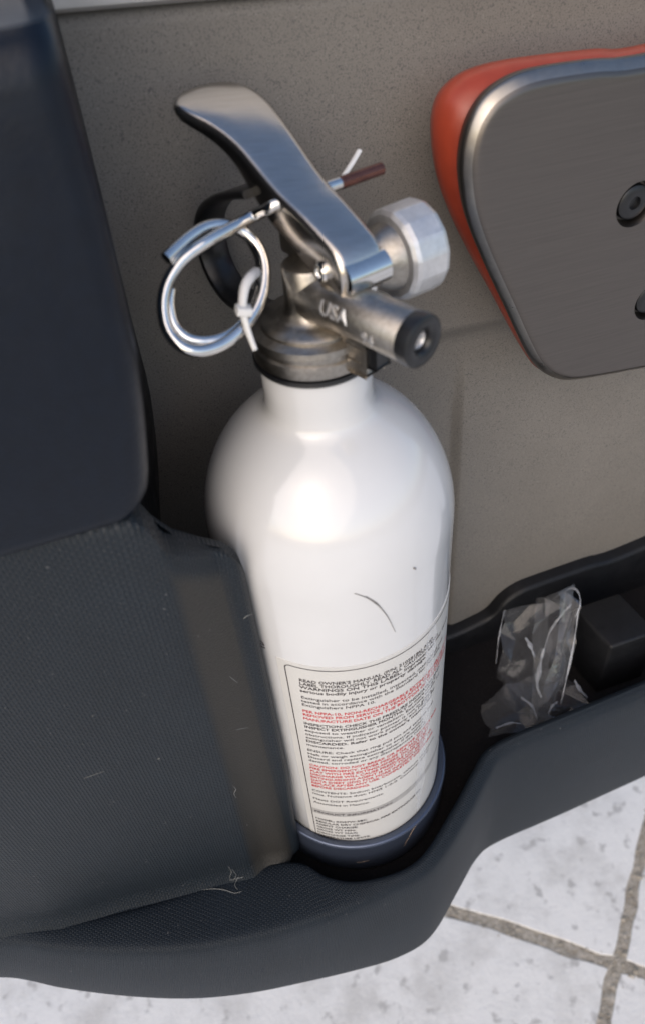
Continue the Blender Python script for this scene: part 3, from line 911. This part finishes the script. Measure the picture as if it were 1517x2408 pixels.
# ------------------------------------------------------------ valve
r_ = rad
VA = revolve('valve_collar', [(0.0001, 0.2550), (0.0158, 0.2550), (0.0170, 0.2556), (0.0172, 0.2575), (0.0170, 0.2592), (0.0162, 0.2597), (0.0162, 0.2610), (0.0169, 0.2616), (0.0167, 0.2634), (0.0150, 0.2640), (0.0142, 0.2643),
    (0.0142, 0.2652), (0.0132, 0.2660), (0.0100, 0.2664), (0.0082, 0.2672), (0.0072, 0.2690), (0.0069, 0.2715), (0.0068, 0.2800), (0.0063, 0.2806), (0.0001, 0.2806)], M['cast'], EX, 72, smooth_angle=40)
revolve('collar_gasket', [(0.0150, 0.2533), (0.0171, 0.2533), (0.0176, 0.2541), (0.0174, 0.2551), (0.0150, 0.2551)], M['black_gloss'], EX, 72, smooth_angle=40)
# nozzle
NZ = 0.2722
tip = at(985, 800, z=NZ)
nd = Vector((tip.x, tip.y, 0)).normalized(); nl = Vector((tip.x, tip.y, 0)).length
prof = [(0.0001, 0.002), (0.0072, 0.002), (0.0074, 0.006), (0.0069, 0.0095), (0.0066, 0.013), (0.0066, nl - 0.0006), (0.0062, nl), (0.0050, nl + 0.0001), (0.0048, nl - 0.003), (0.0017, nl - 0.003), (0.0016, nl - 0.012), (0.0001, nl - 0.012)]
noz = revolve('nozzle', prof, M['cast'], EX, 48, (0, 0, NZ), nd, 35)
revolve('nozzle_tip', [(0.0024, nl - 0.004), (0.0064, nl - 0.0035), (0.00685, nl - 0.0010), (0.0067, nl + 0.0012), (0.0058, nl + 0.0019), (0.0036, nl + 0.0017), (0.0026, nl + 0.0006), (0.0024, nl - 0.004)], M['black_gloss'], noz, 48, (0, 0, NZ), nd, 45)
revolve('nozzle_bore', [(0.0017, nl - 0.006), (0.0027, nl - 0.006), (0.0027, nl - 0.0004), (0.0022, nl - 0.0001), (0.0017, nl - 0.0006), (0.0017, nl - 0.006)], M['nickel'], noz, 32, (0, 0, NZ), nd, 45)
side = Vector((0, 0, 1)).cross(nd).normalized()       # to the right of the nozzle direction
# web and lugs cast under the nozzle
bm = bmesh.new()
R3 = Matrix((side, nd, Vector((0, 0, 1)))).transposed()
box_bm(bm, Vector((0, 0, 0.2655)) + nd * 0.0135, (0.0052, 0.012, 0.010), R3, 0.0012)
box_bm(bm, Vector((0, 0, 0.2610)) + nd * 0.0195, (0.0068, 0.0052, 0.0085), R3, 0.0008)
link_bm('lug', bm, M['cast'], EX, 40)
bm = bmesh.new()
box_bm(bm, Vector((0, 0, 0.2622)) + nd * 0.0232 + side * 0.0005, (0.0050, 0.0030, 0.0062), R3, 0.0006)
link_bm('lug_pad', bm, M['black_gloss'], EX, 40)
# raised casting letters on the nozzle
def cast_letters(name, txt, size, s_along, ang):
    cu = bpy.data.curves.new('text', 'FONT'); cu.body = txt; cu.size = size; cu.extrude = 0.00022; cu.align_x = 'CENTER'; cu.align_y = 'CENTER'; cu.resolution_u = 2; cu.offset = size * 0.02
    to = bpy.data.objects.new('text', cu); COL.objects.link(to)
    d = bpy.context.evaluated_depsgraph_get(); d.update()
    me = bpy.data.meshes.new_from_object(to.evaluated_get(d))
    for v in me.vertices:
        rr = 0.0066 + v.co.z + 0.0001
        a = ang + v.co.y / 0.0066
        q = nd * (s_along + v.co.x) - side * (rr * math.cos(a)) + Vector((0, 0, rr * math.sin(a)))
        v.co = q + Vector((0, 0, NZ))
    bpy.data.objects.remove(to); bpy.data.curves.remove(cu)
    me.materials.clear()
    return finish(name, me, M['nickel'], noz, 0)
cast_letters('raised_letters', 'USA', 0.0052, 0.0150, rad(18))
cast_letters('raised_letters', '94', 0.0040, 0.0265, rad(-8))
# gauge (seen from its valve side)
pz = Vector((math.cos(r_(14)), math.sin(r_(14)), 0))
gc = at(952, 588, z=0.2745)
g0 = Vector((gc.x, gc.y, 0.2745)) - pz * 0.0050
ga_ = revolve('pressure_gauge', [(0.0001, -0.0012), (0.0085, -0.0012), (0.0112, -0.0008), (0.0122, 0.0000), (0.0126, 0.0012), (0.0127, 0.0094), (0.0122, 0.0106), (0.0108, 0.0112), (0.0001, 0.0112)], M['nickel'], EX, 96, g0, pz, 12, flats=15, a0=0.2)
gl_ = (g0 - Vector((0, 0, 0.2735))).length
revolve('gauge_stem', [(0.0001, 0.004), (0.0052, 0.004), (0.0052, gl_ - 0.009), (0.0086, gl_ - 0.004), (0.0096, gl_ + 0.0005), (0.0001, gl_ + 0.0005)], M['cast'], EX, 40, (0, 0, 0.2735), (g0 - Vector((0, 0, 0.2735))).normalized(), 35)
# lever bracket: two cheeks with the pivot rivet
az, el = r_(105), r_(24)
dl = Vector((math.cos(az) * math.cos(el), math.sin(az) * math.cos(el), math.sin(el)))
pp = Vector((math.cos(r_(15)), math.sin(r_(15)), 0))
nl_ = pp.cross(dl).normalized()
P0 = Vector((0.0045, -0.0150, 0.2880))
def lev(p, s, h=0): return P0 + pp * p + dl * s + nl_ * h
# lever: a pressed sheet with rolled edges, flared at the thumb end
LS = [ # s, left, right, drop of the top face, skirt depth
    (-0.0045, -0.0012, 0.0118, -0.0088, 0.0030), (-0.0040, -0.0013, 0.0118, -0.0056, 0.0060), (-0.0022, -0.0014, 0.0118, -0.0026, 0.0090), (0.0006, -0.0015, 0.0118, -0.0007, 0.0112), (0.0042, -0.0017, 0.0118, 0.0, 0.0120),
    (0.0095, -0.0022, 0.0117, 0.0001, 0.0118), (0.0160, -0.0029, 0.0115, 0.0000, 0.0112), (0.0210, -0.0035, 0.0113, -0.0003, 0.0104), (0.0256, -0.0040, 0.0113, -0.0004, 0.0096), (0.0310, -0.0043, 0.0115, -0.0003, 0.0084), (0.0360, -0.0046, 0.0117, 0.0000, 0.0070),
    (0.0410, -0.0051, 0.0119, 0.0003, 0.0056), (0.0460, -0.0062, 0.0121, 0.0004, 0.0046), (0.0510, -0.0080, 0.0123, 0.0003, 0.0040), (0.0545, -0.0098, 0.0121, 0.0001, 0.0036), (0.0580, -0.0112, 0.0114, -0.0002, 0.0032), (0.0605, -0.0113, 0.0104, -0.0005, 0.0028),
    (0.0628, -0.0102, 0.0085, -0.0009, 0.0025), (0.0645, -0.0080, 0.0060, -0.0013, 0.0022), (0.0655, -0.0048, 0.0025, -0.0017, 0.0019)]
lc = catmull([(a, b, c_) for a, b, c_, d_, e_ in LS], 3); lh = catmull([(a, d_, e_) for a, b, c_, d_, e_ in LS], 3)
rows = []
for (s, l, r2, ), (s2, dp, sk) in zip(lc, lh):
    rb = min(0.0021, (r2 - l) * 0.3)
    sec = []
    sec.append((l + 0.0003, dp - sk)); sec.append((l, dp - sk * 0.6))
    for a in (0, 22, 45, 67, 90): sec.append((l + rb * (1 - math.cos(r_(a))), dp - rb * (1 - math.sin(r_(a))) * min(1, sk / 0.003)))
    for f in (0.3, 0.5, 0.7): sec.append((lerp(l + rb, r2 - rb, f), dp + 0.00018 * math.sin(math.pi * f)))
    for a in (90, 67, 45, 22, 0): sec.append((r2 - rb * (1 - math.cos(r_(a))), dp - rb * (1 - math.sin(r_(a))) * min(1, sk / 0.003)))
    sec.append((r2, dp - sk * 0.6)); sec.append((r2 - 0.0003, dp - sk))
    inner = [(x + (0.0010 if x < (l + r2) / 2 else -0.0010) * (1 if h < dp - 0.0006 else 0), h - (0.0011 if h > dp - sk * 0.5 else 0.0)) for x, h in sec]
    rows.append([lev(x, s, h) for x, h in sec] + [lev(x, s, h) for x, h in inner[::-1]])
lever = loft('lever', rows, M['steel'], EX, close_c=True, caps=True, smooth_angle=55, uv=False)
# cheeks of the valve under the lever
bm = bmesh.new()
Rl = Matrix((pp, Vector((0, 0, 1)).cross(pp), Vector((0, 0, 1)))).transposed()
cheek_c = Vector((0, 0, 0.2815))
box_bm(bm, lev(0.0042, 0.0150, -0.0105), (0.0100, 0.022, 0.0120), Rl, 0.0015)
link_bm('valve_head', bm, M['cast'], EX, 40)
bm = bmesh.new()
box_bm(bm, lev(0.0055, -0.0010, -0.0105), (0.0110, 0.0060, 0.0085), Rl, 0.0012)
link_bm('pivot_block', bm, M['chrome'], EX, 40)
for sd_ in (-1, 1):
    revolve('rivet', [(0.0001, -0.0006), (0.0026, -0.0006), (0.0027, 0.0006), (0.0021, 0.0012), (0.0013, 0.0012), (0.0010, 0.0006), (0.0001, 0.0006)], M['chrome'], EX, 28, lev(0.0052 + sd_ * 0.0070, 0.0035, -0.0082), pp * sd_, 45)
tube('front_roll', [lev(-0.0002, -0.0022, -0.0062), lev(0.0060, -0.0022, -0.0062), lev(0.0122, -0.0022, -0.0062)], 0.0042, M['chrome'], lever, seg=32)

# pull pin and its coiled ring, one bent wire
W = 0.0016
def on_lever_plane(u, v, p):
    d = ray(u, v); nn = np.array(pp)
    return Vector(CL + ((p + P0.dot(pp) - nn @ CL) / (nn @ d)) * d)
pin_b = on_lever_plane(640, 487, -0.0050)
pin_a = pin_b + pp * 0.0330
px = [(600, 507, .1950), (548, 535, .1925), (500, 562, .1905), (455, 592, .1895), (420, 625, .1890), (393, 672, .1890), (385, 725, .1895), (397, 778, .1905), (430, 815, .1915), (475, 825, .1930), (530, 806, .1950), (580, 762, .1965), (613, 705, .1975), (624, 640, .1980), (610, 585, .1978), (578, 548, .1965), (535, 530, .1945), (490, 533, .1925), (450, 556, .1905), (415, 586, .1888), (392, 608, .1876)]
wire = catmull([pin_b] + [at(u, v, t=t) for u, v, t in px], 6)
pin = tube('pull_pin', [pin_a, pin_a.lerp(pin_b, 0.5)] + wire, W, M['chrome'], EX, seg=16)
px2 = [(590, 545, .1990), (618, 600, .1995), (620, 660, .1995), (606, 715, .1990), (575, 765, .1980), (530, 800, .1962), (478, 812, .1948), (432, 803, .1935), (400, 770, .1925), (388, 722, .1915), (391, 680, .1912)]
tube('ring_coil', catmull([at(508 + (u - 505) * 0.925, 680 + (v - 680) * 0.925, t=t) for u, v, t in px2], 6), W * 0.95, M['chrome'], pin, seg=16)
tube('pin_end_reflection', [pin_b.lerp(pin_a, 0.62), pin_b.lerp(pin_a, 1.03)], 0.00163, M['pin_reflection'], pin, seg=16)  # tinted tube paints the handle's reflection on the pin end
# white tamper tie
tie = [(603, 640, .1985), (590, 652, .1940), (578, 672, .1925), (572, 705, .1925), (573, 735, .1930), (580, 765, .1940), (590, 795, .1945), (601, 824, .1950)]
ts = tube('tamper_tie', catmull([at(u, v, t=t) for u, v, t in tie], 6), 0.0012, M['white_nylon'], EX, seg=10, flat=0.8, taper=lambda t: 1.35 - 0.75 * t)
tb_ = [(603, 640, .1985), (612, 668, .2010), (600, 705, .2015), (582, 728, .1960)]
tube('tie_loop', catmull([at(u, v, t=t) for u, v, t in tb_], 6), 0.0008, M['white_nylon'], ts, seg=10)
bm = bmesh.new(); q = at(574, 730, t=.1926)
box_bm(bm, q, (0.0042, 0.0034, 0.0022), Matrix.Rotation(0.3, 3, 'Y'), 0.0005)
link_bm('tie_head', bm, M['white_nylon'], ts, 40)
tube('tie_tail', catmull([at(u, v, t=t) for u, v, t in ((800, 425, .2130), (815, 403, .2150), (830, 380, .2165), (845, 354, .2180))], 4), 0.0008, M['white_nylon'], ts, seg=8, flat=0.7)
# black lower grip: a bent strap from the valve head back to the collar
lpx = [(612, 447), (598, 446), (570, 449), (535, 458), (505, 482), (493, 520), (497, 565), (510, 615), (532, 660), (562, 697), (605, 722), (650, 735)]
cen = []
for u, v in lpx:
    d = ray(u, v); nn = np.array(pp)
    t = (-0.0015 - nn @ CL) / (nn @ d)
    cen.append(Vector(CL + t * d))
cen = catmull(cen, 5)
rows = []
nC = len(cen)
for i, p in enumerate(cen):
    d = (cen[min(i + 1, nC - 1)] - cen[max(i - 1, 0)]).normalized()
    e = d.cross(pp).normalized()
    hw, ht = 0.0050, 0.0011
    rows.append([p + pp * (a * hw) + e * (b * ht) for a, b in ((-1, -0.6), (-0.9, -1), (0.9, -1), (1, -0.6), (1, 0.6), (0.9, 1), (-0.9, 1), (-1, 0.6))])
loft('lower_grip', rows, M['black_gloss'], EX, close_c=True, caps=True, smooth_angle=50, uv=False)

# ================================================================== things lying in the pocket
# black block
bt = [at(1436, 1523, z=0.030), at(1361, 1441, z=0.030), at(1432, 1372, z=0.030), at(1502, 1500, z=0.030)]
bm = bmesh.new()
e1 = (bt[1] - bt[0]); e2 = (bt[3] - bt[0])
c0 = bt[0]
e2 = e2.normalized() * 0.028
e1 = e1.normalized() * 0.030
tv = [c0, c0 + e1, c0 + e1 + e2, c0 + e2]
vt = [bm.verts.new(v) for v in tv]; vb = [bm.verts.new(Vector((v.x, v.y, -0.0128)) + (v - (c0 + e1 / 2 + e2 / 2)) * 0.06) for v in tv]
bm.faces.new(vt); bm.faces.new(vb[::-1])
for k in range(4): bm.faces.new((vt[k], vb[k], vb[(k + 1) % 4], vt[(k + 1) % 4]))
bmesh.ops.bevel(bm, geom=list(bm.edges), offset=0.0016, segments=3, affect='EDGES', profile=0.5)
blk = link_bm('plastic_block', bm, M['black'], None, 40)
tag(blk, 'matte black plastic block on the pocket floor beside the clear wrapper', 'block')

# crumpled clear wrapper
WR = empty('plastic_wrapper', (0.12, 0.01, 0))
WR.location = (0, 0, 0)
tag(WR, 'crumpled clear plastic wrapper lying in the dark door pocket', 'wrapper')
def film(name, quad, nu, nv, amp, seed, lift=0.0):
    """a sheet of cellophane: flat facets between sharp random creases"""
    rnd = random.Random(seed)
    A, B, C_, D = quad
    nrm = (B - A).cross(D - A).normalized()
    V = []; F = []
    for i in range(nv + 1):
        for j in range(nu + 1):
            edge = i in (0, nv) or j in (0, nu)
            u = (j + (rnd.uniform(-0.38, 0.38) if 0 < j < nu else rnd.uniform(-0.25, 0.25))) / nu
            v = (i + (rnd.uniform(-0.38, 0.38) if 0 < i < nv else rnd.uniform(-0.25, 0.25))) / nv
            p = A.lerp(B, u).lerp(D.lerp(C_, u), v)
            q = p + nrm * (amp * rnd.uniform(-1, 1) + lift * math.sin(math.pi * u))
            q.z = max(q.z, -0.0122)
            V.append(q)
    for i in range(nv):
        for j in range(nu):
            a = i * (nu + 1) + j; b = a + 1; c_ = a + nu + 2; d = a + nu + 1
            F += [(a, b, c_), (a, c_, d)] if rnd.random() < 0.5 else [(a, b, d), (b, c_, d)]
    me = bpy.data.meshes.new(name)
    me.from_pydata([tuple(v) for v in V], [], F)
    o = finish(name, me, M['film'], WR, 26)
    m = o.modifiers.new('Subdivision', 'SUBSURF'); m.subdivision_type = 'SIMPLE'; m.levels = 1; m.render_levels = 1
    return o
film('film_fold', [at(1185, 1434, z=0.026), at(1300, 1402, z=0.032), at(1285, 1690, z=-0.002), at(1165, 1600, z=-0.004)], 3, 5, 0.0030, 3, 0.004)
film('film_fold', [at(1262, 1412, z=0.036), at(1352, 1382, z=0.044), at(1335, 1610, z=0.010), at(1240, 1690, z=0.000)], 3, 6, 0.0030, 7, -0.005)
film('film_fold', [at(1318, 1398, z=0.044), at(1364, 1408, z=0.040), at(1345, 1570, z=0.016), at(1300, 1665, z=0.002)], 2, 6, 0.0018, 12, 0.004)
film('film_fold', [at(1130, 1650, z=-0.008), at(1300, 1560, z=0.000), at(1400, 1680, z=-0.008), at(1150, 1740, z=-0.010)], 6, 4, 0.0028, 17)
n = NT('crease_glint_film')  # pale tubes along the folds: glints on the creases painted in
tr = n.add('ShaderNodeBsdfTransparent'); mx = n.add('ShaderNodeMixShader'); mx.inputs[0].default_value = 0.24
n.setp((0.62, 0.65, 0.70), 0.12, 0, 0.8)
n.link(tr.outputs[0], mx.inputs[1]); n.link(n.b.outputs[0], mx.inputs[2]); n.link(mx.outputs[0], n.out.inputs[0])
M['crease_glint'] = n.m
for pts, r in (([(1300, 1408, .034), (1325, 1392, .042), (1345, 1383, .046), (1360, 1395, .046), (1363, 1424, .043), (1352, 1450, .038)], 0.0008),
               ([(1343, 1420, .042), (1312, 1455, .035), (1290, 1490, .028), (1280, 1525, .023)], 0.0007), ([(1360, 1430, .042), (1347, 1520, .026), (1330, 1600, .012), (1318, 1655, .003)], 0.0007),
               ([(1278, 1525, .022), (1268, 1570, .014), (1262, 1610, .007), (1272, 1640, .002)], 0.0016), ([(1235, 1500, .020), (1247, 1520, .018), (1256, 1545, .014)], 0.0015),
               ([(1225, 1640, -.002), (1250, 1660, -.003), (1262, 1690, -.004)], 0.0010), ([(1350, 1600, .006), (1362, 1620, .002), (1380, 1640, -.002)], 0.0014), ([(1165, 1712, -.006), (1200, 1700, -.006), (1225, 1702, -.006)], 0.0008),
               ([(1186, 1434, .026), (1172, 1500, .016), (1166, 1560, .006)], 0.0004), ([(1310, 1650, .002), (1296, 1662, .001), (1288, 1680, -.001)], 0.0009)):
    V, F = tube_geo(catmull([at(u, v, z=z_) for u, v, z_ in pts], 6), r, 8, flat=0.35, taper=lambda t: 0.25 + 0.75 * abs(math.sin(3.1 * t + 0.3) * math.cos(7 * t)))
    link_mesh('crease_glint', V, F, M['crease_glint'], WR, 60)

# ================================================================== wear on the pocket, grit in the joints
from mathutils.bvhtree import BVHTree
def tree_of(o):
    me = o.data
    return BVHTree.FromPolygons([v.co for v in me.vertices], [tuple(p.vertices) for p in me.polygons])
pocket = [o for o in door.children if o.name == 'map_pocket'][0]
tw, tpk = tree_of(wall), tree_of(pocket)
def scuff(pts, r, parent, tree, mat=None):
    q = []
    for u, v in pts:
        d = Vector(ray(u, v)).normalized()
        loc, nr, idx, dist = tree.ray_cast(Vector(CL), d)
        if loc is None: return
        q.append(loc - d * r * 0.4)
    V, F = tube_geo(catmull(q, 4), r, 5, taper=lambda t: 0.3 + 0.7 * math.sin(math.pi * (0.05 + 0.9 * t)))
    link_mesh('scuff_mark', V, F, mat or M['scuff'], parent, 60)
scuff([(478, 2092), (505, 2090), (530, 2093), (552, 2100), (570, 2096)], 0.00018, pocket, tpk)
for pts in ([(537, 2037), (545, 2050), (541, 2064), (552, 2074)], [(546, 2044), (556, 2058), (548, 2072)], [(562, 2062), (553, 2080), (560, 2092)], [(540, 2070), (560, 2066), (575, 2062)]):
    scuff(pts, 0.00014, wall, tw); scuff(pts, 0.00014, pocket, tpk)
scuff([(198, 1831), (222, 1822), (246, 1814)], 0.00010, wall, tw)
scuff([(371, 1786), (377, 1782)], 0.00022, wall, tw)
scuff([(548, 1848), (555, 1856), (551, 1866), (556, 1876)], 0.00014, wall, tw)
scuff([(556, 1717), (570, 1713), (585, 1711)], 0.00012, wall, tw)
scuff([(573, 1455), (584, 1447), (594, 1444)], 0.00022, wall, tw)
scuff([(540, 1590), (552, 1600), (560, 1606)], 0.00012, wall, tw)
for k in range(6):
    u, v = random.uniform(40, 560), random.uniform(1420, 2000)
    scuff([(u, v), (u + random.uniform(2, 6), v + random.uniform(-3, 3))], 0.00010, wall, tw)
rnd = random.Random(11)
V = []; F = []
for k in range(900):
    t = rnd.uniform(-0.45, 0.45); w = rnd.gauss(0, 0.0038)
    p = cross + (ga * t + gb * w if k % 2 else gb * t + ga * w)
    r = rnd.uniform(0.0006, 0.0019) * (1.6 if rnd.random() < 0.08 else 1)
    b = len(V)
    for dx, dy, dz in ((1, 0, 0), (-1, 0, 0), (0, 1, 0), (0, -1, 0), (0, 0, 1), (0, 0, -1)):
        V.append((p.x + dx * r * rnd.uniform(0.7, 1.5), p.y + dy * r * rnd.uniform(0.7, 1.5), GZ - 0.0010 + (dz + 0.6) * r * 0.6))
    F += [tuple(b + i for i in f) for f in ((0, 2, 4), (2, 1, 4), (1, 3, 4), (3, 0, 4), (2, 0, 5), (1, 2, 5), (3, 1, 5), (0, 3, 5))]
grit = link_mesh('joint_gravel', V, F, M['grit'], ground, 0)
tag(grit, kind='stuff')
